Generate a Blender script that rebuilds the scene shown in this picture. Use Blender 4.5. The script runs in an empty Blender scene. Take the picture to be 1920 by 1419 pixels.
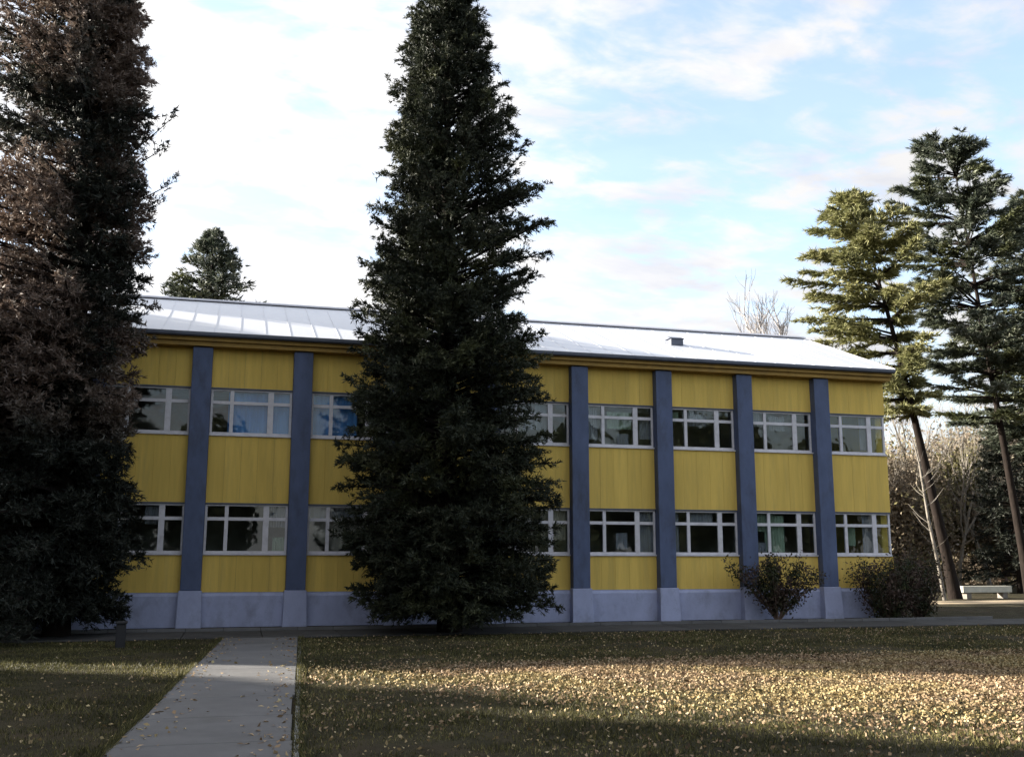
import bpy, math, random
import numpy as np
from mathutils import Vector
R = math.radians
scene = bpy.context.scene
col = scene.collection

# ------------------------------------------------------------------ camera
cam_d = bpy.data.cameras.new("camera"); cam = bpy.data.objects.new("camera", cam_d); col.objects.link(cam)
cam.location = (1.204, -32.149, 1.939)
cam.rotation_euler = (math.pi/2 + 0.175, -0.001, -0.260)
cam_d.sensor_width = 36; cam_d.sensor_fit = 'HORIZONTAL'; cam_d.lens = 36.12
cam_d.clip_start = .1; cam_d.clip_end = 2000
scene.camera = cam

# ------------------------------------------------------------------ light
SX, SY, SZ = 2.25, -1.0, -0.67            # the way the sunlight travels
sun_d = bpy.data.lights.new("sun", 'SUN'); sun = bpy.data.objects.new("sun", sun_d); col.objects.link(sun)
sun_d.energy = 5.0; sun_d.angle = R(.5); sun_d.color = (1, .93, .82)
sun.rotation_euler = Vector((SX, SY, SZ)).to_track_quat('-Z', 'Y').to_euler()
SUN_EL = math.atan2(-SZ, math.hypot(SX, SY)); SUN_AZ = math.atan2(-SX, -SY)   # clockwise from +Y
scene.view_settings.view_transform = 'Standard'; scene.view_settings.look = 'None'
scene.view_settings.gamma = 1; scene.view_settings.use_curve_mapping = False
scene.view_settings.exposure = 2.2

world = bpy.data.worlds.new("World"); scene.world = world; world.use_nodes = True
nt = world.node_tree; nt.nodes.clear(); L = nt.links.new
def N(tree, kind, **kw):
    n = tree.nodes.new(kind)
    for k, v in kw.items():
        if k in n.inputs.keys() if isinstance(k, str) else False: n.inputs[k].default_value = v
        else: setattr(n, k, v)
    return n
out = N(nt, 'ShaderNodeOutputWorld'); bg = N(nt, 'ShaderNodeBackground'); bg.inputs['Strength'].default_value = .082
sky = N(nt, 'ShaderNodeTexSky'); sky.sky_type = 'NISHITA'; sky.sun_disc = False
sky.sun_elevation = SUN_EL; sky.sun_rotation = SUN_AZ
tc = N(nt, 'ShaderNodeTexCoord'); sep = N(nt, 'ShaderNodeSeparateXYZ'); L(tc.outputs['Generated'], sep.inputs[0])
def M(tree, op, a, b=None, c=None, clamp=False):
    n = tree.nodes.new('ShaderNodeMath'); n.operation = op; n.use_clamp = clamp
    for i, v in enumerate((a, b, c)):
        if v is None: continue
        if isinstance(v, (int, float)): n.inputs[i].default_value = v
        else: tree.links.new(v, n.inputs[i])
    return n.outputs[0]
def RAMP(tree, fac, stops, interp='LINEAR'):
    n = tree.nodes.new('ShaderNodeValToRGB'); n.color_ramp.interpolation = interp
    e = n.color_ramp.elements
    while len(e) < len(stops): e.new(.5)
    for i, (p, c) in enumerate(stops): e[i].position = p; e[i].color = (c[0], c[1], c[2], 1) if len(c) == 3 else c
    tree.links.new(fac, n.inputs[0]); return n.outputs[0]
def MIX(tree, f, a, b, mode='MIX'):
    n = tree.nodes.new('ShaderNodeMix'); n.data_type = 'RGBA'; n.blend_type = mode
    for s, v in ((n.inputs[0], f), (n.inputs[6], a), (n.inputs[7], b)):
        if isinstance(v, (int, float)): s.default_value = v
        elif isinstance(v, tuple): s.default_value = (v[0], v[1], v[2], 1)
        else: tree.links.new(v, s)
    return n.outputs[2]
def NOISE(tree, vec, scale, detail=4, rough=.55, dist=0, which='Fac'):
    n = tree.nodes.new('ShaderNodeTexNoise'); n.inputs['Scale'].default_value = scale
    n.inputs['Detail'].default_value = detail; n.inputs['Roughness'].default_value = rough; n.inputs['Distortion'].default_value = dist
    if vec is not None: tree.links.new(vec, n.inputs['Vector'])
    return n.outputs[which]
# cloud layer: the direction projected on a flat deck overhead
zz = M(nt, 'MAXIMUM', M(nt, 'ADD', sep.outputs[2], .12), .05)
cmb = N(nt, 'ShaderNodeCombineXYZ')
L(M(nt, 'DIVIDE', sep.outputs[0], zz), cmb.inputs[0]); L(M(nt, 'DIVIDE', sep.outputs[1], zz), cmb.inputs[1])
mp = N(nt, 'ShaderNodeMapping'); L(cmb.outputs[0], mp.inputs[0])
mp.inputs['Rotation'].default_value = (0, 0, R(-28)); mp.inputs['Scale'].default_value = (1.0, 1.45, 1); mp.inputs['Location'].default_value = (3.1, 1.4, 0)
big = NOISE(nt, mp.outputs[0], 1.1, 2, .5, .2)
fine = NOISE(nt, mp.outputs[0], 5.6, 6, .55, .25)
cov = M(nt, 'ADD', M(nt, 'MULTIPLY', big, .42), M(nt, 'MULTIPLY', fine, .58))
# thinner cloud away from the sun, denser glare towards it
sd = Vector((-SX, -SY, -SZ)).normalized()
dp = N(nt, 'ShaderNodeVectorMath'); dp.operation = 'DOT_PRODUCT'; L(tc.outputs['Generated'], dp.inputs[0]); dp.inputs[1].default_value = sd
sund = dp.outputs['Value']
cov2 = M(nt, 'ADD', cov, M(nt, 'MULTIPLY', sund, .05))
mask = RAMP(nt, cov2, [(.40, (0.25,)*3), (.555, (1,)*3)], 'EASE')
low = M(nt, 'SUBTRACT', 1.0, M(nt, 'MULTIPLY', sep.outputs[2], 2.6), clamp=True)
mask = M(nt, 'MAXIMUM', mask, low)
cb = M(nt, 'ADD', 2.5, M(nt, 'MULTIPLY', M(nt, 'MAXIMUM', sund, -.1), 1.3))
tone = RAMP(nt, NOISE(nt, mp.outputs[0], 2.7, 5, .6, .3), [(.36, (.88, .90, .98)), (.56, (1.06, 1.05, 1.05))])
vm = N(nt, 'ShaderNodeVectorMath'); vm.operation = 'SCALE'; L(tone, vm.inputs[0]); L(cb, vm.inputs['Scale'])
skyc = MIX(nt, 1.0, sky.outputs[0], (1.22, 1.24, 1.32), 'MULTIPLY')
colr = MIX(nt, mask, skyc, vm.outputs[0])
L(colr, bg.inputs[0]); L(bg.outputs[0], out.inputs[0])

# ------------------------------------------------------------------ helpers
def tag(o, label=None, cat=None, group=None, kind=None):
    if label: o['label'] = label
    if cat: o['category'] = cat
    if group: o['group'] = group
    if kind: o['kind'] = kind
    return o
def empty(name, loc=(0, 0, 0), rz=0):
    o = bpy.data.objects.new(name, None); col.objects.link(o); o.location = loc; o.rotation_euler.z = rz
    o.empty_display_size = .2; return o
def link(name, me, mat, parent=None, loc=None):
    o = bpy.data.objects.new(name, me); col.objects.link(o)
    if mat is not None and len(me.materials) == 0: me.materials.append(mat)
    if parent is not None: o.parent = parent
    if loc is not None: o.location = loc
    return o
class MB:
    def __init__(s): s.v = []; s.f = []
    def box(s, x0, y0, z0, x1, y1, z1):
        n = len(s.v); s.v += [(x0,y0,z0),(x1,y0,z0),(x1,y1,z0),(x0,y1,z0),(x0,y0,z1),(x1,y0,z1),(x1,y1,z1),(x0,y1,z1)]
        s.f += [(n,n+3,n+2,n+1),(n+4,n+5,n+6,n+7),(n,n+1,n+5,n+4),(n+1,n+2,n+6,n+5),(n+2,n+3,n+7,n+6),(n+3,n,n+4,n+7)]; return s
    def prism(s, pts, x0, x1):        # (y,z) outline run along x
        n = len(s.v); m = len(pts)
        s.v += [(x0, y, z) for y, z in pts] + [(x1, y, z) for y, z in pts]
        s.f += [(n+i, n+(i+1) % m, n+m+(i+1) % m, n+m+i) for i in range(m)]
        s.f += [tuple(n+m-1-i for i in range(m)), tuple(n+m+i for i in range(m))]; return s
    def tube(s, pts, rad, k=6, cap=True):
        n0 = len(s.v); prev = None
        P = [Vector(p) for p in pts]
        for i, p in enumerate(P):
            d = (P[min(i+1, len(P)-1)] - P[max(i-1, 0)]).normalized()
            a = d.cross(Vector((0, 0, 1)) if abs(d.z) < .9 else Vector((1, 0, 0))).normalized()
            if prev is not None:
                a2 = prev - d*prev.dot(d)
                if a2.length > 1e-4: a = a2.normalized()
            prev = a; b = d.cross(a)
            for j in range(k):
                t = 2*math.pi*j/k; s.v.append(tuple(p + (a*math.cos(t) + b*math.sin(t))*rad[i]))
        for i in range(len(P)-1):
            for j in range(k):
                q = n0+i*k; s.f.append((q+j, q+(j+1) % k, q+k+(j+1) % k, q+k+j))
        if cap and k > 2: s.f.append(tuple(n0+(len(P)-1)*k+j for j in range(k)))
        return s
    def mesh(s, name):
        me = bpy.data.meshes.new(name); me.from_pydata(s.v, [], s.f); me.update(); return me
    def build(s, name, mat, parent=None, bevel=0, smooth=False, loc=None):
        o = link(name, s.mesh(name), mat, parent, loc)
        if smooth: o.data.shade_smooth()
        if bevel:
            b = o.modifiers.new('bevel', 'BEVEL'); b.width = bevel; b.segments = 2; b.limit_method = 'ANGLE'
        return o
def tri_mesh(name, V, val, nper=3):
    """V: (n,nper,3) float array -> one mesh of n separate faces, val = per-face random value"""
    n = len(V); me = bpy.data.meshes.new(name)
    me.vertices.add(n*nper); me.vertices.foreach_set('co', V.astype(np.float32).ravel())
    me.loops.add(n*nper); me.loops.foreach_set('vertex_index', np.arange(n*nper, dtype=np.int32))
    me.polygons.add(n); me.polygons.foreach_set('loop_start', np.arange(0, n*nper, nper, dtype=np.int32))
    me.polygons.foreach_set('loop_total', np.full(n, nper, dtype=np.int32))
    me.update(calc_edges=True)
    at = me.attributes.new('v', 'FLOAT', 'FACE'); at.data.foreach_set('value', val.astype(np.float32))
    return me
def unit(a): return a/np.maximum(np.linalg.norm(a, axis=-1, keepdims=True), 1e-6)

# ------------------------------------------------------------------ materials
def mat(name, base, rough=.8, spec=.3, var=.12, vscale=3, bump=0, bscale=30, metal=0, dirt=None, rnd=0, stretch=(1, 1, 1), bdist=.02):
    m = bpy.data.materials.new(name); m.use_nodes = True; t = m.node_tree; b = t.nodes['Principled BSDF']
    c = t.nodes.new('ShaderNodeTexCoord'); g = t.nodes.new('ShaderNodeNewGeometry')
    mpn = t.nodes.new('ShaderNodeMapping'); mpn.inputs['Scale'].default_value = stretch; t.links.new(g.outputs['Position'], mpn.inputs[0])
    n = NOISE(t, mpn.outputs[0], vscale, 6, .65)
    lo = tuple(x*(1-var) for x in base); hi = tuple(min(1, x*(1+var)) for x in base)
    cc = RAMP(t, n, [(.3, lo), (.7, hi)])
    if dirt:
        dn = NOISE(t, mpn.outputs[0], dirt[0], 5, .7)
        cc = MIX(t, M(t, 'MULTIPLY', RAMP(t, dn, [(.5, (0,)*3), (.72, (1,)*3)]), dirt[2]), cc, dirt[1])
    if rnd:
        oi = t.nodes.new('ShaderNodeObjectInfo')
        cc = MIX(t, 1.0, cc, RAMP(t, oi.outputs['Random'], [(0, (1-rnd,)*3), (1, (1+rnd,)*3)]), 'MULTIPLY')
    t.links.new(cc, b.inputs['Base Color']); b.inputs['Roughness'].default_value = rough
    b.inputs['Specular IOR Level'].default_value = spec; b.inputs['Metallic'].default_value = metal
    if bump:
        bn = t.nodes.new('ShaderNodeBump'); bn.inputs['Strength'].default_value = bump; bn.inputs['Distance'].default_value = bdist
        t.links.new(NOISE(t, mpn.outputs[0], bscale, 5, .6), bn.inputs['Height']); t.links.new(bn.outputs[0], b.inputs['Normal'])
    return m
def leafmat(name, stops, trans=.25, rough=.6, spec=.25, zones=None, above=None):
    """foliage: colour from a per-face random value, plus clumps of a second colour family"""
    m = bpy.data.materials.new(name); m.use_nodes = True; t = m.node_tree; t.nodes.clear()
    o = t.nodes.new('ShaderNodeOutputMaterial'); b = t.nodes.new('ShaderNodeBsdfPrincipled')
    a = t.nodes.new('ShaderNodeAttribute'); a.attribute_name = 'v'
    cc = RAMP(t, a.outputs['Fac'], stops)
    if zones:
        g = t.nodes.new('ShaderNodeNewGeometry')
        z = RAMP(t, NOISE(t, g.outputs['Position'], zones[0], 3, .6), [(zones[2], (0,)*3), (zones[3], (1,)*3)])
        if above:
            sx = t.nodes.new('ShaderNodeSeparateXYZ'); t.links.new(g.outputs['Position'], sx.inputs[0])
            z = M(t, 'MULTIPLY', z, M(t, 'MULTIPLY', M(t, 'SUBTRACT', sx.outputs[2], above), .8, clamp=True))
        cc = MIX(t, z, cc, RAMP(t, a.outputs['Fac'], zones[1]))
    t.links.new(cc, b.inputs['Base Color']); b.inputs['Roughness'].default_value = rough; b.inputs['Specular IOR Level'].default_value = spec
    tr = t.nodes.new('ShaderNodeBsdfTranslucent'); t.links.new(cc, tr.inputs[0])
    mx = t.nodes.new('ShaderNodeMixShader'); mx.inputs[0].default_value = trans
    t.links.new(b.outputs[0], mx.inputs[1]); t.links.new(tr.outputs[0], mx.inputs[2]); t.links.new(mx.outputs[0], o.inputs[0])
    return m
YEL = mat('mustard_paint', (.68, .475, .115), .8, .2, .12, 1.6, .2, 40, dirt=(1.7, (.36, .28, .11), .35), rnd=.05, stretch=(2.2, 1, .22))
OCH = mat('ochre_fascia', (.36, .22, .055), .7, .3, .2, 1.5, dirt=(2, (.14, .1, .05), .5))
PIL = mat('slate_blue_paint', (.080, .104, .182), .65, .35, .18, 2.0, .15, 40, dirt=(2.2, (.05, .055, .075), .7), stretch=(1, 1, .4))
PLI = mat('pale_blue_plinth', (.35, .38, .53), .8, .25, .12, 1.6, .25, 25, dirt=(1.8, (.17, .185, .21), .5), stretch=(1, 1, .7))
WHI = mat('white_window_paint', (.62, .60, .62), .5, .4, .1, 3, dirt=(5, (.35, .33, .32), .4))
GUT = mat('dark_gutter_metal', (.09, .10, .13), .5, .4, .2, 3)
RIDG = mat('grey_ridge_metal', (.42, .42, .46), .5, .4, .12, 3)
ROOF = mat('white_roof_sheet', (.70, .71, .74), .42, .5, .05, .5, .1, 6, dirt=(.5, (.52, .54, .60), .5), rnd=.02, stretch=(1, .35, .35))
INN = mat('interior_plaster', (.50, .48, .44), .9, .2, .2, 1)
CONC = mat('path_concrete', (.13, .127, .125), .9, .2, .16, 1.2, .5, 60, dirt=(.8, (.10, .095, .085), .6), rnd=.08, bdist=.01)
CONCD = mat('dark_paving_concrete', (.060, .058, .055), .9, .2, .2, 1.2, .5, 60, dirt=(.8, (.035, .033, .028), .7), rnd=.15, bdist=.01)  # darker tone than the path slabs, with darker mottling
EDGE = mat('edge_concrete', (.20, .20, .19), .9, .2, .15, 3, .3, 50)
SOIL = mat('dark_soil', (.035, .032, .027), .95, .1, .5, 5, .8, 30)
POST = mat('black_post_paint', (.015, .015, .017), .5, .4, .2, 5)
PALE = mat('pale_stone_slab', (.48, .46, .38), .8, .3, .12, 3, .2, 30)
BLUEREFL = mat('painted_sky_reflection', (.16, .36, .78), .85, .1, .2, 2.2, stretch=(4, 1, .4))  # sky reflection in the glass, painted as a blue sheet
GREYC = mat('grey_curtain', (.34, .33, .38), .85, .1, .2, 3, stretch=(4, 1, .4))
BEIGC = mat('beige_curtain', (.50, .43, .38), .85, .1, .25, 3, stretch=(3, 1, .5))
GRENC = mat('sage_curtain_and_reflection', (.33, .40, .31), .85, .1, .25, 3, stretch=(3, 1, .5))  # cloth colour, also painted in for a greenish reflection
def glass():
    m = bpy.data.materials.new('window_glass'); m.use_nodes = True; t = m.node_tree; t.nodes.clear()
    o = t.nodes.new('ShaderNodeOutputMaterial'); gl = t.nodes.new('ShaderNodeBsdfGlossy'); gl.inputs['Roughness'].default_value = .03
    tp = t.nodes.new('ShaderNodeBsdfTransparent'); tp.inputs[0].default_value = (.82, .86, .85, 1)
    g = t.nodes.new('ShaderNodeNewGeometry'); dt = t.nodes.new('ShaderNodeVectorMath'); dt.operation = 'DOT_PRODUCT'
    t.links.new(g.outputs['Normal'], dt.inputs[0]); t.links.new(g.outputs['Incoming'], dt.inputs[1])
    fr = M(t, 'POWER', M(t, 'SUBTRACT', 1.0, M(t, 'ABSOLUTE', dt.outputs['Value']), clamp=True), 5.0); bn = t.nodes.new('ShaderNodeBump'); bn.inputs['Strength'].default_value = .12; bn.inputs['Distance'].default_value = .05
    t.links.new(NOISE(t, g.outputs['Position'], 1.7, 2, .5), bn.inputs['Height']); t.links.new(bn.outputs[0], gl.inputs['Normal'])
    mx = t.nodes.new('ShaderNodeMixShader'); t.links.new(M(t, 'ADD', M(t, 'MULTIPLY', fr, .8), .045, clamp=True), mx.inputs[0])
    t.links.new(tp.outputs[0], mx.inputs[1]); t.links.new(gl.outputs[0], mx.inputs[2]); t.links.new(mx.outputs[0], o.inputs[0])
    return m
GLASS = glass()
BARK = mat('dark_bark', (.016, .012, .010), .95, .1, .4, 8, .8, 18, stretch=(1, 1, .25))
BARKP = mat('pale_bark', (.19, .17, .145), .9, .1, .3, 8, .6, 18, stretch=(1, 1, .3))
BARKT = mat('light_grey_bark', (.27, .25, .24), .9, .1, .2, 4)
TWIG = mat('grey_twigs', (.30, .27, .26), .9, .1, .2, 2)
BTWIG = mat('brown_twigs', (.16, .11, .085), .9, .1, .3, 2)
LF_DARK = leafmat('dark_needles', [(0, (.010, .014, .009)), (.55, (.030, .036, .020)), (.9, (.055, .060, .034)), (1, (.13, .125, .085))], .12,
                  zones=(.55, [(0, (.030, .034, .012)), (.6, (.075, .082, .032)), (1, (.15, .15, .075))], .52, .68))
LF_LEFT = leafmat('dark_conifer_needles', [(0, (.008, .010, .008)), (.55, (.024, .028, .020)), (.9, (.045, .048, .036)), (1, (.11, .11, .09))], .12)
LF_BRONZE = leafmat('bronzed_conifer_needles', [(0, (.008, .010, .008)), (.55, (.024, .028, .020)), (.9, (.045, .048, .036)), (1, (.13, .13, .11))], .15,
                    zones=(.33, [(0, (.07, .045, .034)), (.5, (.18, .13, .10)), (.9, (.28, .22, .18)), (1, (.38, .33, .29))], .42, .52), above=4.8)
LF_BROWN = leafmat('brown_leaves', [(0, (.035, .022, .015)), (.5, (.095, .066, .048)), (.9, (.165, .125, .098)), (1, (.30, .25, .21))], .2,
                   zones=(.7, [(0, (.018, .016, .012)), (.6, (.045, .040, .030)), (1, (.12, .11, .09))], .5, .62))
LF_PINE = leafmat('olive_pine_needles', [(0, (.07, .075, .026)), (.5, (.22, .22, .09)), (.9, (.37, .35, .18)), (1, (.54, .51, .34))], .25)
LF_PINE2 = leafmat('grey_green_needles', [(0, (.02, .028, .02)), (.5, (.075, .09, .06)), (.85, (.18, .19, .15)), (1, (.42, .43, .38))], .2,
                   zones=(.3, [(0, (.035, .04, .014)), (.6, (.10, .11, .045)), (1, (.25, .25, .15))], .5, .62))
LF_FAR = leafmat('far_brown_leaves', [(0, (.09, .065, .045)), (.5, (.32, .26, .19)), (.9, (.46, .39, .30)), (1, (.60, .54, .45))], .5,
                 zones=(.22, [(0, (.07, .065, .025)), (.6, (.26, .24, .10)), (1, (.38, .35, .18))], .5, .6))
LF_SHRUB = leafmat('shrub_leaves', [(0, (.014, .018, .008)), (.5, (.035, .042, .018)), (.9, (.075, .085, .03)), (1, (.13, .13, .06))], .2,
                   zones=(1.6, [(0, (.04, .024, .018)), (.6, (.09, .058, .045)), (1, (.15, .11, .085))], .44, .56))
LF_OFF = leafmat('hedge_tree_leaves', [(0, (.015, .02, .01)), (.5, (.035, .045, .02)), (1, (.06, .065, .03))], .1)
LITTER = leafmat('fallen_leaf', [(0, (.07, .04, .025)), (.4, (.24, .16, .088)), (.8, (.39, .28, .17)), (1, (.54, .43, .28))], .1,
                 zones=(.35, [(0, (.12, .08, .03)), (.5, (.30, .22, .10)), (1, (.50, .42, .22))], .45, .6))
GRASS = leafmat('grass_blade', [(0, (.016, .018, .007)), (.5, (.055, .053, .019)), (.8, (.21, .185, .065)), (1, (.42, .35, .17))], .3)
# lawn sheet
def lawnmat():
    m = mat('lawn_turf', (.038, .033, .018), .95, .1, .5, 1.3, 1.0, 45, dirt=(.35, (.075, .055, .036), .8), bdist=.03)
    return m
LAWN = lawnmat()

# ------------------------------------------------------------------ ground
rng = np.random.default_rng(5); random.seed(5)
def lawn():
    xs = np.unique(np.concatenate([np.linspace(-600, -40, 12), np.linspace(-40, 60, 130), np.linspace(60, 600, 12)]))
    ys = np.unique(np.concatenate([np.linspace(-600, -40, 10), np.linspace(-40, 40, 110), np.linspace(40, 900, 14)]))
    X, Y = np.meshgrid(xs, ys)
    Z = -.03 + .022*np.sin(X*.9+Y*.5)*np.cos(Y*.7-X*.3) + .012*np.sin(X*2.3+1)*np.sin(Y*2.9)
    V = np.stack([X, Y, Z], -1).reshape(-1, 3); w = len(xs)
    F = [(j*w+i, j*w+i+1, (j+1)*w+i+1, (j+1)*w+i) for j in range(len(ys)-1) for i in range(w-1)]
    me = bpy.data.meshes.new('lawn'); me.from_pydata(V.tolist(), [], F); me.update(); me.shade_smooth()
    return tag(link('lawn', me, LAWN), kind='structure')
lawn()
# path to the building: slabs of concrete with open joints, and a pale edging along its right side
def pathx(y): return 1.91 - .062*(-5-y)                    # centre line
pth = empty('path', (2, -14, 0)); tag(pth, kind='structure')
def quadslab(y0, y1, w, z0=-.05, z1=.012):
    m = MB(); a, b = pathx(y0), pathx(y1); n = 0
    pts = [(a-w, y0), (a+w, y0), (b+w, y1), (b-w, y1)]
    m.v = [(x-2, y+14, z0) for x, y in pts] + [(x-2, y+14, z1) for x, y in pts]
    m.f = [(3,2,1,0),(4,5,6,7),(0,1,5,4),(1,2,6,5),(2,3,7,6),(3,0,4,7)]; return m
y = -4.62
while y > -36:
    d = 1.95
    quadslab(y-d+.02, y, .92 + random.uniform(-.02, .02)).build('path_slab', CONC, pth, bevel=.008); y -= d
quadslab(-36, -4.62, .90, -.08, -.02).build('path_bed', SOIL, pth)
y = -4.62
while y > -36:
    a, b = pathx(y)+.955, pathx(y-1)+.955; m = MB()
    pts = [(b, y-.985), (b+.055, y-.985), (a+.055, y), (a, y)]
    m.v = [(x-2, q+14, -.05) for x, q in pts] + [(x-2, q+14, .022+random.uniform(-.008, .008)) for x, q in pts]
    m.f = [(3,2,1,0),(4,5,6,7),(0,1,5,4),(1,2,6,5),(2,3,7,6),(3,0,4,7)]
    m.build('edging', EDGE, pth, bevel=.008); y -= 1
# paved walk along the facade
wk = empty('pavement', (0, -3.2, 0)); tag(wk, kind='structure')
x = -26.0
while x < 46:
    MB().box(x, -1.25, -.06, x+1.98, 1.2, .012+random.uniform(-.004, .004)).build('paving_slab', CONCD, wk, bevel=.008); x += 2.0
MB().box(-26, -1.25, -.1, 46, 1.2, -.025).build('pavement_bed', SOIL, wk)
tag(MB().box(-26, -1.93, -.08, 26, -.33, .006).build('soil_strip', SOIL), kind='structure')
KS = empty('kerb', (0, -1.98, 0)); tag(KS, kind='structure')
x = -26.0
while x < 26:
    MB().box(x, -.035, -.05, x+.99, .03, .10+random.uniform(-.005, .005)).build('kerb_stone', EDGE if False else CONC, KS, bevel=.01); x += 1.0

# ------------------------------------------------------------------ building
B = 3.0; PW = .58
ZP, Z1, Z2, Z3, Z4, Z5 = 1.0, 2.127, 3.584, 5.677, 7.069, 8.30
bd = empty('school_building', (0, 0, 0))
tag(bd, 'long two storey building with mustard panels, slate blue pilasters and a white roof', 'building')
XE = 23.72; XL = -25.0
# carcass: end and back walls, floor slabs, plain stretch hidden behind the left tree
m = MB()
m.box(XL, 10.7, 0, XE, 11.0, Z5+.1); m.box(XL, .22, 0, XL+.3, 10.68, Z5+.1); m.box(XE-.28, .22, 0, XE-.02, 10.68, Z5+.1)
m.prism([(.3, Z5+.1), (5.5, 10.85), (10.7, Z5+.1)], XE-.26, XE-.04); m.prism([(.3, Z5+.1), (5.5, 10.85), (10.7, Z5+.1)], XL+.02, XL+.28)
m.box(XL, 0, 0, -6.02, .2, Z5+.1)
m.build('wall', YEL, bd)
m = MB(); m.box(XL+.31, .25, Z2+.35, XE-.3, 10.66, Z2+.7); m.box(XL+.31, .25, Z4+.5, XE-.3, 10.66, Z4+.65); m.box(XL+.31, .25, .02, XE-.3, 10.66, .3)
m.box(XL+.31, 5.0, .31, XE-.3, 5.15, Z2+.34); m.box(XL+.31, 5.0, Z2+.71, XE-.3, 5.15, Z4+.49)
m.build('floor_slab', INN, bd)
# backing behind the boards
for (a, b) in ((ZP, Z1-.04), (Z2+.04, Z3-.04), (Z4+.04, Z5+.1)):
    MB().box(-6, .07, a, XE-.02, .2, b).build('backing_wall', GUT, bd)
# plinth
m = MB(); m.prism([(-.10, 0), (-.10, ZP-.10), (-.04, ZP-.03), (.2, ZP-.03), (.2, 0)], -6, XE); m.build('plinth', PLI, bd, bevel=.01)
MB().box(-6, .0, ZP-.03, XE-.01, .06, ZP+.0).build('plinth_cap', PLI, bd)
# boards: each bay has five upright boards per band
board_cache = {}
def board(xc, w, z0, z1, yoff):
    key = (round(w, 3), round(z1-z0, 3))
    if key not in board_cache:
        mb = MB().box(-w/2, 0, 0, w/2, .065, z1-z0); me = mb.mesh('board'); me.materials.append(YEL); board_cache[key] = me
    o = link('board', board_cache[key], None, bd, (xc, yoff, z0)); return o
bays = list(range(-2, 8))
for k in bays:
    x0 = k*B + PW/2; x1 = (k+1)*B - PW/2
    if k == 7: x1 = XE-.02
    n = 5; w = (x1-x0)/n
    for (a, b) in ((ZP+.005, Z1-.045), (Z2+.045, Z3-.045), (Z4+.045, Z5)):
        for i in range(n):
            board(x0+w*(i+.5), w-.004, a, b, -.0 + random.uniform(-.003, .003))
# pilasters with their pale blue base blocks
for k in range(-2, 8):
    o = MB().box(-PW/2, -.30, 1.06, PW/2, .066, Z5-.02).build('pilaster', PIL, bd, bevel=.015, loc=(k*B, 0, 0))
    m = MB(); w = PW/2+.035
    m.v = [(-w-.03, -.42, 0), (w+.03, -.42, 0), (w+.03, -.105, 0), (-w-.03, -.105, 0), (-w, -.35, 1.055), (w, -.35, 1.055), (w, -.045, 1.055), (-w, -.045, 1.055)]
    m.f = [(3,2,1,0),(4,5,6,7),(0,1,5,4),(1,2,6,5),(2,3,7,6),(3,0,4,7)]
    m.build('pilaster_base', PLI, bd, bevel=.012, loc=(k*B, 0, 0))
# windows
def curtain_or_reflection(u0, u1, z0, z1, m_, parent, tri=False):
    n = 22; V = []; F = []
    for i in range(n+1):
        u = u0+(u1-u0)*i/n; yy = .26+.025*math.sin(i*1.9)+.012*math.sin(i*4.1)
        zl = z0 + (abs((i/n)-.45)*1.2*(z1-z0) if tri else .0)
        V += [(u, yy, zl), (u, yy, z1)]
    for i in range(n): F.append((2*i, 2*i+2, 2*i+3, 2*i+1))
    me = bpy.data.meshes.new('curtain_or_reflection'); me.from_pydata(V, [], F); me.update(); me.shade_smooth()
    return link('curtain_or_reflection', me, m_, parent)
CURT_REFL = {('u', 0): [(.52, 2.4, 0, 1, BLUEREFL)], ('u', 1): [(0.03, 1.45, 0, 1, BLUEREFL)], ('u', 3): [(.9, 1.9, .35, 1, GREYC), (1.55, 1.75, 0, .4, GREYC)],  # the blue sheets stand in for sky mirrored in the panes
        ('u', 4): [(.0, .5, .15, 1, GREYC), (.85, 1.7, .45, .9, GRENC), (1.2, 1.6, 0, .35, GREYC), (2.0, 2.4, .2, .8, GREYC)],
        ('u', 5): [(0, .45, .68, .95, GRENC), (.6, 1.5, .6, 1, GREYC)], ('u', 6): [(.1, .55, .7, 1, GREYC), (.9, 1.5, .55, .95, GREYC)],
        ('u', 7): [(0, .35, 0, .75, GREYC), (1.5, 1.9, .1, 1, GREYC)], ('l', 1): [(0, 1.7, .7, 1, GREYC), (.1, 1.9, 0, .8, BEIGC, True)],
        ('l', 0): [(1.85, 2.4, .55, 1, GREYC), (2.0, 2.4, .0, .35, GRENC)], ('l', 3): [(1.5, 2.35, .3, 1, BEIGC)], ('l', 4): [(1.1, 1.5, .1, .5, GREYC), (1.9, 2.4, .0, 1, GREYC)], ('l', 5): [(0, .35, 0, 1, GREYC), (.8, 1.6, .7, 1, GREYC)], ('l', -1): [(1.3, 1.7, .6, 1, GREYC)],
        ('l', 6): [(.1, .9, .55, 1, GRENC), (.55, 1.3, 0, .95, GRENC), (.3, .8, 0, .3, GREYC)], ('l', 7): [(0, .3, .0, 1, GREYC), (1.4, 1.9, 0, 1, GREYC), (.7, 1.1, .2, .7, GRENC)]}  # the first window's sage sheets stand in for a greenish reflection
rngw = random.Random(3)
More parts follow.
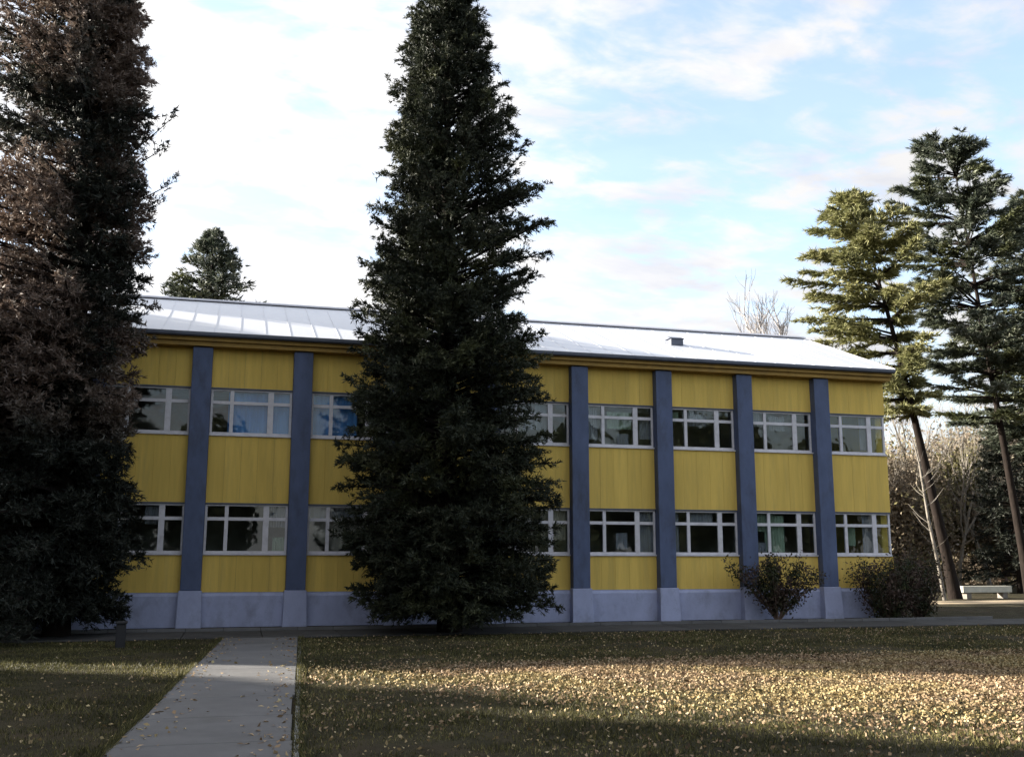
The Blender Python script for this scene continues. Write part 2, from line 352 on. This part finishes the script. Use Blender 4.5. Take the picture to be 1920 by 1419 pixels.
for k in bays:
    x0 = k*B+PW/2; x1 = (k+1)*B-PW/2
    if k == 7: x1 = XE-.04
    W_ = x1-x0
    for row, (a, b) in (('l', (Z1, Z2)), ('u', (Z3, Z4))):
        h = b-a; zt = h*.67
        f = MB(); t = .055; dy0, dy1 = .045, .12
        xs = [.0, W_*.235, W_*.70, W_-.07]; ws = [.07, .11, .17, .07]
        f.box(0, dy0, 0, W_, dy1, .08); f.box(0, dy0, h-.05, W_, dy1, h)
        for xx, ww in zip(xs, ws): f.box(xx, dy0-.004, .081, xx+ww, dy1+.004, h-.051)
        segs = [(.07, xs[1]), (xs[1]+.11, xs[2]), (xs[2]+.17, xs[3])]
        for s0, s1 in segs: f.box(s0+.001, dy0, zt, s1-.001, dy1, zt+.10)
        win = f.build('window', WHI, bd, bevel=.006, loc=(x0, 0, a))
        for s0, s1 in segs:                                     # sashes and panes
            for (p0, p1) in ((.081, zt-.001), (zt+.101, h-.052)):
                MB().box(s0+.001, .08, p0, s1-.001, .086, p1).build('pane', GLASS, win)
        MB().box(-.0, -.055, -.045, W_, .13, -.003).build('sill', WHI, win, bevel=.006)
        MB().box(0, -.012, h+.003, W_, .13, h+.042).build('lintel', GUT, win)
        for c in CURT_REFL.get((row, k), []):
            curtain_or_reflection(c[0], min(c[1], W_), .05+c[2]*(h-.1), c[3]*(h-.05), c[4], win, len(c) > 5)
# eave, fascia and roof
EY, EZ = -.62, 8.72; RY, RZ = 5.45, 11.12
MB().box(XL-.1, -.40, Z5+.004, XE+.03, .2, Z5+.14).build('soffit', OCH, bd)
MB().box(XL-.12, -.50, Z5+.14, XE+.04, -.38, EZ-.13).build('fascia', OCH, bd)
g = MB(); g.prism([(-.51, EZ-.14), (-.51, EZ-.05), (-.66, EZ-.03), (-.66, EZ-.13), (-.62, EZ-.17), (-.55, EZ-.17)], XL-.15, XE+.10)
g.build('gutter', GUT, bd, bevel=.01)
m = MB()
sl = (RZ-EZ)/(RY-EY)
m.prism([(EY, EZ-.04), (RY, RZ-.04), (11.6, EZ-.04), (11.6, EZ-.10), (RY, RZ-.14), (EY, EZ-.09)], XL-.2, XE+.08)
roof = m.build('roof', GUT, bd)
x = XL-.2; i = 0
while x < XE+.05:                                               # metal sheets with raised laps
    w = min(.75, XE+.09-x)
    s = MB(); lift = .0
    s.prism([(EY-.05, EZ-.03+lift-.02), (RY-.02, RZ-.03+lift), (RY-.02, RZ-.015+lift), (EY-.05, EZ-.015+lift-.02)], x-.01, x+w)
    s.prism([(EY-.05, EZ-.015+lift-.02), (RY-.02, RZ-.015+lift), (RY-.02, RZ-.006), (EY-.05, EZ-.026)], x+.0, x+.02)
    s.build('roof_sheet', ROOF, roof); x += .75; i += 1
m = MB(); m.prism([(RY-.26, RZ-.06), (RY-.24, RZ-.02), (RY, RZ+.075), (RY+.24, RZ-.02), (RY+.26, RZ-.06), (RY, RZ+.02)], XL-.22, XE+.09)
m.build('ridge_cap', RIDG, roof)
m = MB(); m.prism([(EY, EZ-.10), (RY, RZ-.14), (RY, RZ-.0), (EY, EZ+.005)], XE+.095, XE+.12); m.build('verge_trim', RIDG, roof)
v = MB(); v.box(-.24, -.2, -.1, .24, .2, .15); v.prism([(-.26, .15), (0, .25), (.26, .15)], -.30, .30)
v.build('roof_vent', GUT, roof, bevel=.01, loc=(16.45, 1.95, EZ+sl*(1.95-EY)+.02))

# ------------------------------------------------------------------ vegetation generators
def tris(rng, P, D, m, l, w, spread, lvar=.4, jit=.02):
    n = len(P); P = np.repeat(P, m, 0); D = np.repeat(D, m, 0)
    P = P + rng.normal(0, jit, P.shape)
    d = unit(D + rng.normal(0, spread, D.shape))
    s = unit(np.cross(d, rng.normal(0, 1, d.shape)))
    ll = l*(1+rng.uniform(-lvar, lvar, (len(P), 1))); ww = w*(1+rng.uniform(-.3, .3, (len(P), 1)))
    return np.stack([P-s*ww/2, P+s*ww/2, P+d*ll], 1)
def quads(rng, P, l, w, flat=0.0):
    n = len(P); d = rng.normal(0, 1, (n, 3)); d[:, 2] *= (1-flat); d = unit(d)
    q = rng.normal(0, 1, (n, 3)); q[:, 2] *= (1-flat); s = unit(np.cross(d, unit(np.cross(d, q))))
    l = l*rng.uniform(.45, 1.45, (n, 1)); w = w*(1+rng.uniform(-.3, .3, (n, 1)))
    fold = unit(np.cross(d, s))*w*.25
    return np.stack([P-d*l/2, P+s*w/2+fold, P+d*l/2, P-s*w/2+fold], 1)
def conifer(name, base, H, prof, seed, nb, mat_leaf, rise=(.1, .5), droop=.25, twig=.5, ntw=26, nsp=5, m=3, nl=.16, nw=.035, z0=.05,
            start=.12, trunk_r=.28, lean=(0, 0), curve=None, bark=None, spread=.45, gap=None, lenvar=(.7, 1.08), flat=.35, crown_mat2=None, trunk_top=1.0, zpow=.85, tiers=0):
    """a tapered trunk, limbs in uneven tiers and needle sprays carried on twigs along each limb. prof(h, side) -> limb reach"""
    rng = np.random.default_rng(seed); root = empty(name, base)
    def axis(z):
        t = z/H; c = curve(t) if curve else (lean[0]*t, lean[1]*t); return np.array([c[0], c[1], z])
    tp = [axis(H*t) for t in np.linspace(0, trunk_top, 12)]
    MB().tube([p if i else p-np.array([0, 0, .15]) for i, p in enumerate(tp)], [trunk_r*(1.25 if i == 0 else 1)*(1-.93*i/11) for i in range(12)], 9).build('trunk', bark or BARK, root, smooth=True)
    lim = MB(); out = []; vals = []
    for b in range(nb):
        t = z0+(1-z0)*((b+rng.uniform(0, 1))/nb)**zpow; 
        if tiers: t = min(1, (math.floor(t*tiers)+.5+rng.normal(0, .10))/tiers)
        z = t*H*.995
        az = rng.uniform(0, 2*math.pi); side = math.cos(az)
        Rr = prof(t, side)*rng.uniform(*lenvar)
        if gap is not None and gap(t, side, rng): continue
        if Rr < .08: Rr = .08
        o = axis(z); dh = np.array([math.cos(az), math.sin(az), 0.]); lat = np.array([-math.sin(az), math.cos(az), 0.])
        e = rise[0]+(rise[1]-rise[0])*t+rng.normal(0, .08)
        wob = rng.normal(0, .06)
        def bp(s):
            s = np.asarray(s)[..., None]; return o + dh*Rr*s + lat*Rr*wob*s*s + np.array([0, 0, 1.])*(Rr*(e*s - droop*s*s + .12*np.maximum(s-.7, 0)))
        pts = bp(np.linspace(0, 1, 5)); rr = .012+.016*Rr
        lim.tube(pts, [rr, rr*.8, rr*.6, rr*.4, rr*.15], 3, cap=False)
        n = max(4, int(ntw*(.35+.65*Rr/2.5))); s = start+(1-start)*rng.uniform(0, 1, n)**.8
        P0 = bp(s); tl = twig*(.35+.65*np.sin(np.pi*np.clip(s, .12, .93)))*rng.uniform(.6, 1.2, n)*(.5+.5*min(1, Rr/1.5))
        sg = rng.choice([-1, 1], n)[:, None]
        D = unit(dh*.75 + lat*sg*rng.uniform(.2, 1.1, (n, 1)) + np.array([0, 0, 1.])*(rng.normal(0, flat, (n, 1))+e*.4))
        q = rng.uniform(0, 1, (n, nsp)); P = (P0[:, None, :] + D[:, None, :]*(tl[:, None]*q)[..., None] - np.array([0, 0, 1.])*(.12*tl[:, None]*q*q)[..., None]).reshape(-1, 3)
        DD = np.repeat(D, nsp, 0)
        T = tris(rng, P, DD, m, nl, nw, spread); out.append(T)
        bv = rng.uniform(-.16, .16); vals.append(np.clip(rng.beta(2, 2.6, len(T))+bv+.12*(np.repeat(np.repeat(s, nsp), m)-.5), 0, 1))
    # leader tip
    P = np.array([axis(H*u) for u in rng.uniform(.93, 1.0, 60)]); out.append(tris(rng, P, np.tile([0, 0, 1.], (60, 1)), 4, nl*1.2, nw, .5)); vals.append(rng.beta(2, 3, 240))
    lim.build('limbs', bark or BARK, root); root.children[-1]['kind'] = 'stuff'
    V = np.concatenate(out); cr = link('crown', tri_mesh('crown', V, np.concatenate(vals)), mat_leaf, root)
    cr['kind'] = 'stuff'
    return root
def grow(mb, rng, p, d, length, rad, depth, tips, spread=.5, up=.15, seg=4, kids=(3, 5), ratio=.62, sides=5):
    pts = [p]; rs = [rad]; q = np.array(p, float); dd = np.array(d, float)
    for i in range(seg):
        dd = unit(dd+rng.normal(0, .13, 3)+np.array([0, 0, up*.4])); q = q+dd*length/seg; pts.append(q.copy()); rs.append(rad*(1-.55*(i+1)/seg))
    mb.tube(pts, rs, sides if depth > 1 else 3, cap=False)
    if depth <= 0: tips.append((q, dd)); return
    for i in range(rng.integers(kids[0], kids[1]+1)):
        s = rng.uniform(.35, 1.0); j = min(seg-1, int(s*seg)); b = pts[j]+(pts[j+1]-pts[j])*(s*seg-j)
        nd = unit(dd+rng.normal(0, spread, 3)+np.array([0, 0, up])); tips.append((b, nd)) if depth == 1 else None
        grow(mb, rng, b, nd, length*ratio*rng.uniform(.75, 1.15), rad*.5, depth-1, tips, spread, up, seg, kids, ratio, sides)
def broadleaf(name, base, H, seed, mat_leaf, bark, leaves=6000, size=.12, clump=.5, depth=3, spread=.5, r=.18, trunk_frac=.35, up=.15, kids=(3, 5), lean=(0, 0), squash=1.0, ratio=.62, tl=None):
    rng = np.random.default_rng(seed); root = empty(name, base); mb = MB(); tips = []
    grow(mb, rng, np.array([0, 0, -.1]), unit(np.array([lean[0], lean[1], 1.])), H*trunk_frac, r, depth, tips, spread, up, 4, kids, ratio)
    mb.build('trunk', bark, root)
    if leaves:
        T = np.array([t[0] for t in tips]); c = T[rng.integers(0, len(T), leaves)]
        P = c+rng.normal(0, clump, (leaves, 3))*np.array([1, 1, .8*squash]); P[:, 2] = np.maximum(P[:, 2], .15)
        zv = np.clip(rng.beta(2, 2.4, leaves), 0, 1)
        cr = link('crown', tri_mesh('crown', quads(rng, P, size, size*.6), zv, 4), mat_leaf, root); cr['kind'] = 'stuff'
    return root
def copy_tree(o, loc, label=None, rz=0, sc=1):
    c = o.copy(); col.objects.link(c); c.location = loc; c.rotation_euler.z = rz; c.scale = (sc,)*3
    if label: c['label'] = label
    for ch in o.children:
        d = ch.copy(); col.objects.link(d); d.parent = c
    return c

# ------------------------------------------------------------------ big trees
def ip(t, ts, vs): return float(np.interp(t, ts, vs))
HC = 20.9                                                       # centre conifer
zc = [1, 2, 4, 6, 8, 9.5, 11, 12.5, 14.5, 16.5, 18, 19, 20, 20.9]
lc = [2.4, 2.95, 3.15, 2.85, 2.7, 2.55, 2.2, 1.85, 1.7, 1.4, 1.0, .62, .35, .1]
rc = [2.8, 3.05, 3.1, 2.75, 2.65, 2.8, 3.05, 2.4, 1.8, 1.45, 1.05, .65, .35, .1]
def prof_c(t, s):
    a = ip(t*HC, zc, lc); b = ip(t*HC, zc, rc); return a+(b-a)*(s+1)/2
def gap_c(t, s, rng): return s > .35 and .48 < t < .62 and rng.uniform() < .45
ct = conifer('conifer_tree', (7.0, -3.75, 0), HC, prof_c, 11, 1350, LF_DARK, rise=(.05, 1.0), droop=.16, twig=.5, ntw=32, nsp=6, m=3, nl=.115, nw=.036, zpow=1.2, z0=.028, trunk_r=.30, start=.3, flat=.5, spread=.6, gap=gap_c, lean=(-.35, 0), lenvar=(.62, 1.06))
tag(ct, 'tall dark narrow conifer standing in front of the middle of the yellow building', 'tree')
HL = 21
zl = [.4, 2.5, 4, 6, 8, 10, 12, 14, 16, 18, 21]
def prof_l(t, s):
    a = ip(t*HL, zl, [2.5, 3.3, 3.0, 2.7, 3.0, 2.8, 2.5, 2.4, 2.2, 1.6, .3]); return a*(.60 if s > 0 else 1.35)
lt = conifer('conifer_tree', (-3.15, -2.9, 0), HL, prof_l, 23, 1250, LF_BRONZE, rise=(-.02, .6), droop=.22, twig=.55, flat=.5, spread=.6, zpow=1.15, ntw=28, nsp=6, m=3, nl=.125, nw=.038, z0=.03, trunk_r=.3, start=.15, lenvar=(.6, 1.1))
tag(lt, 'very dark conifer at the left edge, its low boughs hiding the end of the building', 'tree')
m = MB(); PT = []; rgb = np.random.default_rng(9)
for (x1, z1, z0_) in ((2.05, 14.5, 12.6), (1.95, 13.6, 12.3), (2.2, 12.55, 11.3), (1.9, 11.9, 11.0)):
    pts = [(0, 0, z0_), (x1*.45, .1, z0_+(z1-z0_)*.3), (x1*.8, .05, z0_+(z1-z0_)*.7), (x1+.1, 0, z1)]
    m.tube(pts, [.035, .025, .014, .005], 4, cap=False)
    for u in rgb.uniform(.82, 1.05, 26): PT.append((x1*u, rgb.normal(0, .08), z0_+(z1-z0_)*u**1.6+rgb.normal(0, .07)))
bo = m.build('bough', BARK, lt)
PT = np.array(PT); T = tris(rgb, PT, np.tile([.5, 0, .6], (len(PT), 1)), 4, .13, .035, .6)
link('needles', tri_mesh('needles', T, rgb.beta(2, 2.5, len(T))), LF_LEFT, bo)['kind'] = 'stuff'
# brown-leaved tree whose trunk stands left of the frame, its leaves in front of the dark conifer
bt = broadleaf('brown_leaved_tree', (-6.6, -4.2, 0), 15, 31, LF_BROWN, BTWIG, leaves=42000, size=.15, clump=.42, depth=4, spread=.42, r=.2, trunk_frac=.33, kids=(3, 4), ratio=.7, lean=(.10, 0))
tag(bt, 'brown-leaved tree at the far left, its russet crown in front of the dark conifer', 'tree')

# small dark conifer seen above the roof
def prof_s(t, s): return 8.6*(1-t)**.85+.1
sc_ = conifer('conifer_tree', (-.75, 26, 0), 20.3, prof_s, 41, 300, LF_PINE2, rise=(.2, .6), droop=.15, twig=.6, ntw=16, nsp=4, m=2, nl=.26, nw=.07, z0=.5, trunk_r=.3, lenvar=(.6, 1.1))
tag(sc_, 'small dark conifer top showing above the left part of the white roof', 'tree')

# leaning pine right of the building
HP = 22.0
def curve_p(t): return (-4.1*t**1.05-.9*max(0, t-.6), 0.3*t)
def prof_p(t, s):
    base = ip(t, [.45, .55, .65, .72, .82, .92, 1.0], [3.0, 4.6, 6.0, 5.4, 4.0, 2.6, .5]); return base*(1.0 if s < 0 else .16)
p1 = conifer('pine_tree', (37.8, 15, 0), HP, prof_p, 52, 200, LF_PINE, rise=(-.08, .25), droop=.05, twig=1.0, ntw=26, nsp=6, m=4, nl=.30, nw=.065, z0=.44, start=.18, trunk_r=.30, curve=curve_p, lenvar=(.5, 1.08), flat=.10, zpow=1.0, tiers=26)
tag(p1, 'leaning pine with yellow-green layered boughs reaching over the right roof end', 'tree')
# grey-green pine behind it
HG = 26.0
def prof_g(t, s):
    base = ip(t, [.3, .45, .6, .75, .85, .93, 1.0], [3.4, 4.6, 5.3, 4.8, 3.6, 3.3, 1.2]); return base*(1.0 if s < 0 else .85)
p2 = conifer('pine_tree', (44.4, 17.2, 0), 26.5, prof_g, 63, 215, LF_PINE2, rise=(-.05, .45), droop=.08, twig=.95, ntw=24, nsp=6, m=4, nl=.30, nw=.065, z0=.36, start=.3, trunk_r=.26, lenvar=(.5, 1.05), flat=.10, lean=(-3.0, 0), zpow=1.0, tiers=20)
tag(p2, 'tall grey-green pine with open tiers behind the leaning pine', 'tree')
p3 = conifer('pine_tree', (48.2, 18.5, 0), 24.5, lambda t, s: ip(t, [.2, .4, .6, .8, 1], [3.8, 4.6, 4.6, 4.0, .9]), 71, 300, LF_PINE2, rise=(-.1, .4), droop=.08, twig=.85, ntw=22, nsp=5, m=4, nl=.28, nw=.055, z0=.34, start=.25, trunk_r=.30, lenvar=(.5, 1.05), flat=.15)
tag(p3, 'dark pine cut off by the right edge, its straight trunk showing between boughs', 'tree')

p4 = conifer('spruce_tree', (48.3, 22.5, 0), 11.5, lambda t, s: .3+3.3*(1-t)**.7, 77, 220, LF_LEFT, rise=(-.1, .4), droop=.1, twig=.7, ntw=18, nsp=5, m=3, nl=.22, nw=.06, z0=.05, start=.2, trunk_r=.16)
tag(p4, 'short dark spruce low at the right edge, below the pines', 'tree')
# ------------------------------------------------------------------ thicket of brown-leaved trees beyond the right end of the building
spots = [(38.5, 30, 9.5, 'brown thicket tree seen between the building end and the leaning trunk'), (42.5, 34, 10.5, 'brown thicket tree just right of the leaning trunk'),
         (46.5, 31, 9.0, 'tan leafy tree behind the pale slab seat'), (50.5, 35, 11.0, 'brown leafy tree behind the grey-green pine'),
         (55.0, 32, 10.0, 'brown leafy tree at the right edge behind the dark pine'), (60, 38, 12, 'tall brown leafy tree beyond the right frame edge')]
protos = [broadleaf('thicket_tree', (0, 0, 0), 10, 81+i, LF_FAR, BTWIG, leaves=30000, size=.17, clump=.8, depth=3, spread=.55, r=.16, trunk_frac=.30, kids=(4, 5), ratio=.7, up=.1) for i in range(3)]
for i, (x, y, h, lab) in enumerate(spots):
    h *= 1.62
    if i < 3: o = protos[i]; o.location = (x, y, 0); o.scale = (h/10,)*3
    else: o = copy_tree(protos[i % 3], (x, y, 0), rz=1.3*i, sc=h/10)
    tag(o, lab, 'tree', 'brown leafy trees beyond the right end')
bare = broadleaf('bare_tree', (36.2, 26.5, 0), 22, 131, None, BARKP, leaves=0, depth=4, spread=.42, r=.17, trunk_frac=.36, kids=(4, 5), ratio=.62, up=.3)
tag(bare, 'thin bare grey tree in front of the thicket, nearest the building corner', 'tree', 'thin bare trees at the thicket edge')
for i, (x, y, sc, lb) in enumerate([(41.8, 27.5, .95, 'thin bare grey tree just right of the leaning pine trunk'), (44.6, 28.5, 1.1, 'taller thin bare tree between the pine trunks'),
                                (47.4, 27, .9, 'short thin bare tree behind the dark pine trunk'), (51.5, 29, 1.05, 'thin bare tree at the right edge of the thicket')]):
    c = copy_tree(bare, (x, y, 0), lb, rz=1.9*i+1, sc=sc)
# low undergrowth closes the gap below the crowns
rg = np.random.default_rng(91); n = 110000
P = np.stack([rg.uniform(26, 95, n), 0*rg.uniform(0, 1, n), 0*rg.uniform(0, 1, n)], 1); P[:, 1] = 42+rg.normal(0, 2.6, n)+.06*(P[:, 0]-30)
hh = 3.2+1.2*np.sin(P[:, 0]*.7)+.9*np.sin(P[:, 0]*1.9+1); P[:, 2] = np.abs(rg.beta(1.1, 1.4, n))*hh
tag(link('undergrowth', tri_mesh('undergrowth', quads(rg, P, .22, .14), rg.beta(2, 2.4, n), 4), LF_FAR), 'brown undergrowth along the far side of the grounds', 'undergrowth', kind='stuff')

# pale bare tree over the right part of the roof
pb = broadleaf('bare_tree', (45.0, 48, 0), 47, 101, None, BARKT, leaves=0, depth=5, spread=.5, r=.62, trunk_frac=.33, kids=(4, 5), ratio=.62, up=.25)
tag(pb, 'pale bare tree whose thin twigs rise behind the right part of the roof', 'tree')
# thin pale sapling beside the leaning trunk
sp = empty('sapling', (35.9, 13.4, 0)); rg2 = np.random.default_rng(7)
MB().tube([(0, 0, -.1), (-.25, 0, 1.8), (-.62, .05, 4.2), (-.9, .05, 6.8), (-1.3, .1, 8.6)], [.10, .085, .07, .045, .015], 6).build('trunk', BARKP, sp, smooth=True)
m = MB()
for i in range(22):
    z = rg2.uniform(2.5, 8.2); a = rg2.uniform(0, 6.28); l = rg2.uniform(.5, 1.3); x0 = -.16*z+.02
    m.tube([(x0, 0, z), (x0+math.cos(a)*l*.5, math.sin(a)*l*.5, z+l*.35), (x0+math.cos(a)*l, math.sin(a)*l, z+l*.9)], [.018, .012, .004], 3, cap=False)
m.build('twigs', BARKP, sp)['kind'] = 'stuff'
tag(sp, 'thin pale sapling leaning beside the dark leaning pine trunk', 'tree')

# ------------------------------------------------------------------ shrubs against the facade
def shrub(base, H, Wd, seed, leaves, label, vase, stems=16, dens=.12):
    rng = np.random.default_rng(seed); root = empty('shrub', base); mb = MB(); T = []
    for i in range(stems):
        a = rng.uniform(0, 6.28); q = rng.uniform(.15, 1)**.7; o = Wd*q; h = H*rng.uniform(.75, 1.05)*(1-.12*q)
        c = np.array([math.cos(a)*o, math.sin(a)*o*.7, h]); pts = []
        for s in np.linspace(0, 1, 6):
            k = s**(1.15 if vase else .6); pts.append(np.array([c[0]*k, c[1]*k, h*s-.05]))
        mb.tube(pts, list(np.linspace(.028, .006, 6)), 4, cap=False)
        for s in np.linspace(.3 if vase else .12, 1, 16):
            k = s**(1.15 if vase else .6); T.append([c[0]*k, c[1]*k, h*s])
    mb.build('stems', BTWIG, root); T = np.array(T); P = T[rng.integers(0, len(T), leaves)]+rng.normal(0, dens, (leaves, 3))
    P[:, 2] = np.abs(P[:, 2])+.02
    P = P+rng.normal(0, .10, P.shape)*(rng.uniform(0, 1, (len(P), 1)) < .25)
    P[:, 2] = np.abs(P[:, 2]); cr = link('foliage', tri_mesh('foliage', quads(rng, P, .11, .055), rng.beta(2, 2.5, leaves), 4), LF_SHRUB, root); cr['kind'] = 'stuff'
    return tag(root, label, 'shrub')
shrub((18.35, -1.3, 0), 2.15, 1.7, 5, 5200, 'vase-shaped shrub spreading up from a narrow foot by the seventh pilaster', True, 22)
shrub((22.6, -1.15, 0), 1.9, 1.4, 6, 7500, 'round dark shrub in front of the right end of the building', False, 30, .16)
shrub((24.3, -.6, 0), 2.2, .85, 8, 6000, 'dark shrub just past the right corner of the building', False, 24, .16)

# ------------------------------------------------------------------ small things
po = empty('post', (-1.22, -6.6, 0))
MB().box(-.10, -.10, -.1, .10, .10, .50).build('shaft', POST, po, bevel=.012)
MB().box(-.125, -.125, .502, .125, .125, .56).build('cap', POST, po, bevel=.015)
tag(po, 'short black post in the shade beside the left conifer', 'post')
be = empty('bench', (39.9, 15.4, 0), .02)
MB().box(-1.55, -.28, .28, 1.55, .28, .62).build('seat', PALE, be, bevel=.02)
MB().box(-1.3, -.22, -.05, -1.0, .22, .275).build('leg', BARKP, be, bevel=.01); MB().box(1.0, -.22, -.05, 1.3, .22, .275).build('leg', BARKP, be, bevel=.01)
tag(be, 'low pale slab bench standing in sunlight right of the leaning pine', 'bench')
tag(MB().box(30.5, 9.0, -.06, 120, 12.2, .006).build('tan_strip', mat('sandy_tan', (.42, .33, .22), .95, .1, .2, 1, .5, 20)), kind='structure')  # flat tan strip, paler than the lawn around it

# ------------------------------------------------------------------ grass and fallen leaves (nobody could count them)
def visible_ground(n, rg, ymin, ymax):
    Y = rg.uniform(ymin, ymax, n*2); t = (Y+32.149)
    lo = 1.2+t*math.tan(.26-.475); hi = 1.2+t*math.tan(.26+.475)
    X = lo+(hi-lo)*rg.uniform(0, 1, n*2)
    keep = (np.abs(X-pathx(Y)) > .98)
    w = (hi-lo)/((hi-lo).max()); keep &= rg.uniform(0, 1, n*2) < w*1.0
    return X[keep][:n], Y[keep][:n]
rg = np.random.default_rng(201)
X, Y = visible_ground(330000, rg, -25.5, -4.7); n = len(X)
P = np.stack([X, Y, np.full(n, -.035)], 1)
D = np.tile([0, 0, 1.], (n, 1)); T = tris(rg, P, D, 1, .058, .012, .42, .5, 0)
hgt = (.65+.75*np.clip(np.sin(X*3.1+2*np.sin(Y*2.3))*np.sin(Y*4.7+1.5*np.sin(X*1.7)), 0, 1))[:, None]; T[:, 2] = T[:, 0]+(T[:, 2]-T[:, 0])*hgt
patch = .5+.5*np.sin(X*1.3+np.sin(Y*1.1)*2)*np.sin(Y*1.7+1)
val = np.clip(rg.beta(2, 2.4, n)*.8+.25*patch, 0, 1)
tag(link('grass', tri_mesh('grass', T, val), GRASS), 'short worn grass on both sides of the path', 'grass', kind='stuff')
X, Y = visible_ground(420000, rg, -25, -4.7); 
dd = (X-2.3)*.745+(Y+14.8)*.667; dn = .5+.5*np.sin(X*.55+1.2*np.sin(Y*.5)+.6)*np.cos(Y*.62-.3*X); far = np.clip((Y+21)/7, 0, 1)  # dd grows from the shade edge into the sunlit strip
keep = rg.uniform(0, 1, len(X)) < (.012+.02*dn+.75*np.clip((dd+.2)/4.5, 0, 1)*(.55+.45*dn))*np.clip((-11.8-Y)/2.2, .03, 1)*np.where(X < pathx(Y), .35, 1); X, Y = X[keep], Y[keep]; n = len(X)  # pale leaves thinned in the shade, so leaf density deepens the shadow
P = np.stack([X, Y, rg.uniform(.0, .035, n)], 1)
tag(link('fallen_leaves', tri_mesh('fallen_leaves', quads(rg, P, .050, .034, .35), rg.beta(2, 2, n), 4), LITTER), 'tan and pinkish fallen leaves thinned out where the lawn lies in shade', 'leaves', kind='stuff')
# a few leaves blown onto the path
n = 420; Y = rg.uniform(-24, -4.7, n); s = rg.choice([-1, 1], n); X = pathx(Y)+s*.9*rg.uniform(0, 1, n)**.35
P = np.stack([X, Y, rg.uniform(.018, .03, n)], 1)
tag(link('path_leaves', tri_mesh('path_leaves', quads(rg, P, .07, .05, .85), rg.beta(2, 2, n), 4), LITTER), 'a few dry leaves blown onto the concrete path', 'leaves', kind='stuff')

# longer blades creeping over both edges of the path
n = 16000; Y = rg.uniform(-25, -4.7, n); s = rg.choice([-1, 1], n); X = pathx(Y)+s*(.93+rg.exponential(.035, n))+s*.055*(s > 0)
T = tris(rg, np.stack([X, Y, np.full(n, -.02)], 1), unit(np.stack([-s*.5, rg.normal(0, .3, n), np.ones(n)], 1)), 1, .085, .012, .35, .5, 0)
tag(link('edge_grass', tri_mesh('edge_grass', T, rg.beta(2, 2.4, n)), GRASS), 'longer grass creeping over the edges of the concrete path', 'grass', kind='stuff')

# ------------------------------------------------------------------ trees around the lawn outside the picture, which shade it and show in the windows
def dense(name, H, Rd, seed, n, size=.5):
    rng = np.random.default_rng(seed); root = empty(name); MB().tube([(0, 0, -.1), (0, 0, H*.5), (0, 0, H*.9)], [.28, .2, .05], 7).build('trunk', BARK, root)
    u = unit(rng.normal(0, 1, (n, 3))); r = rng.uniform(.55, 1, (n, 1))**.5
    P = u*r*np.array([Rd, Rd, H*.49])+np.array([0, 0, H*.5]); P[:, 2] = np.maximum(P[:, 2], .2)
    cr = link('crown', tri_mesh('crown', quads(rng, P, size, size*.7), rng.uniform(0, 1, n), 4), LF_OFF, root); cr['kind'] = 'stuff'
    return root
A = np.array([-47.6, 7.3]); Bv = np.array([.667, -.745])
lab = 'dense evergreen tree of the shelter row left of the lawn'
pr_ = dense('evergreen_tree', 14.7, 2.6, 301, 9000); tag(pr_, lab, 'tree', 'shelter row left of the lawn')
for i in range(17):
    q = A+Bv*(i*3.1+.6); loc = (q[0], q[1], 0); s = 1+.04*math.sin(i*2.1)
    if i == 0: pr_.location = loc
    else: copy_tree(pr_, loc, rz=i*1.1, sc=s)
pb_ = dense('evergreen_tree', 17, 5.2, 302, 9000, .8); tag(pb_, 'tall evergreen tree of the row facing the building across the lawn', 'tree', 'row facing the building')
for i in range(14):
    loc = (-34+i*8.2 if i < 5 else -34+(i+1)*9.6, -66-3*math.sin(i*1.7), 0)
    if i == 0: pb_.location = loc; pb_.scale = (.7,)*3
    else: copy_tree(pb_, loc, rz=i*1.3, sc=(.80 if i < 6 else 1.0)+.10*math.sin(i*1.9))
pk = dense('evergreen_tree', 18.5, 4.2, 303, 9000, .6); pk.location = (-20, 10.5+4, 0); tag(pk, 'tall evergreen behind the hidden left end of the building', 'tree', 'evergreens behind the left end')
for i, l in enumerate([(-26.5, 17, 0), (-14.5, 17.5, 0), (-17.2, 13.8, 0), (-23.4, 16, 0), (-28.5, 11.5, 0), (-32.5, 14, 0)]): copy_tree(pk, l, rz=i+1, sc=1)

# ------------------------------------------------------------------ render defaults
scene.render.engine = 'CYCLES'
scene.cycles.max_bounces = 6; scene.cycles.transparent_max_bounces = 12; scene.cycles.diffuse_bounces = 3
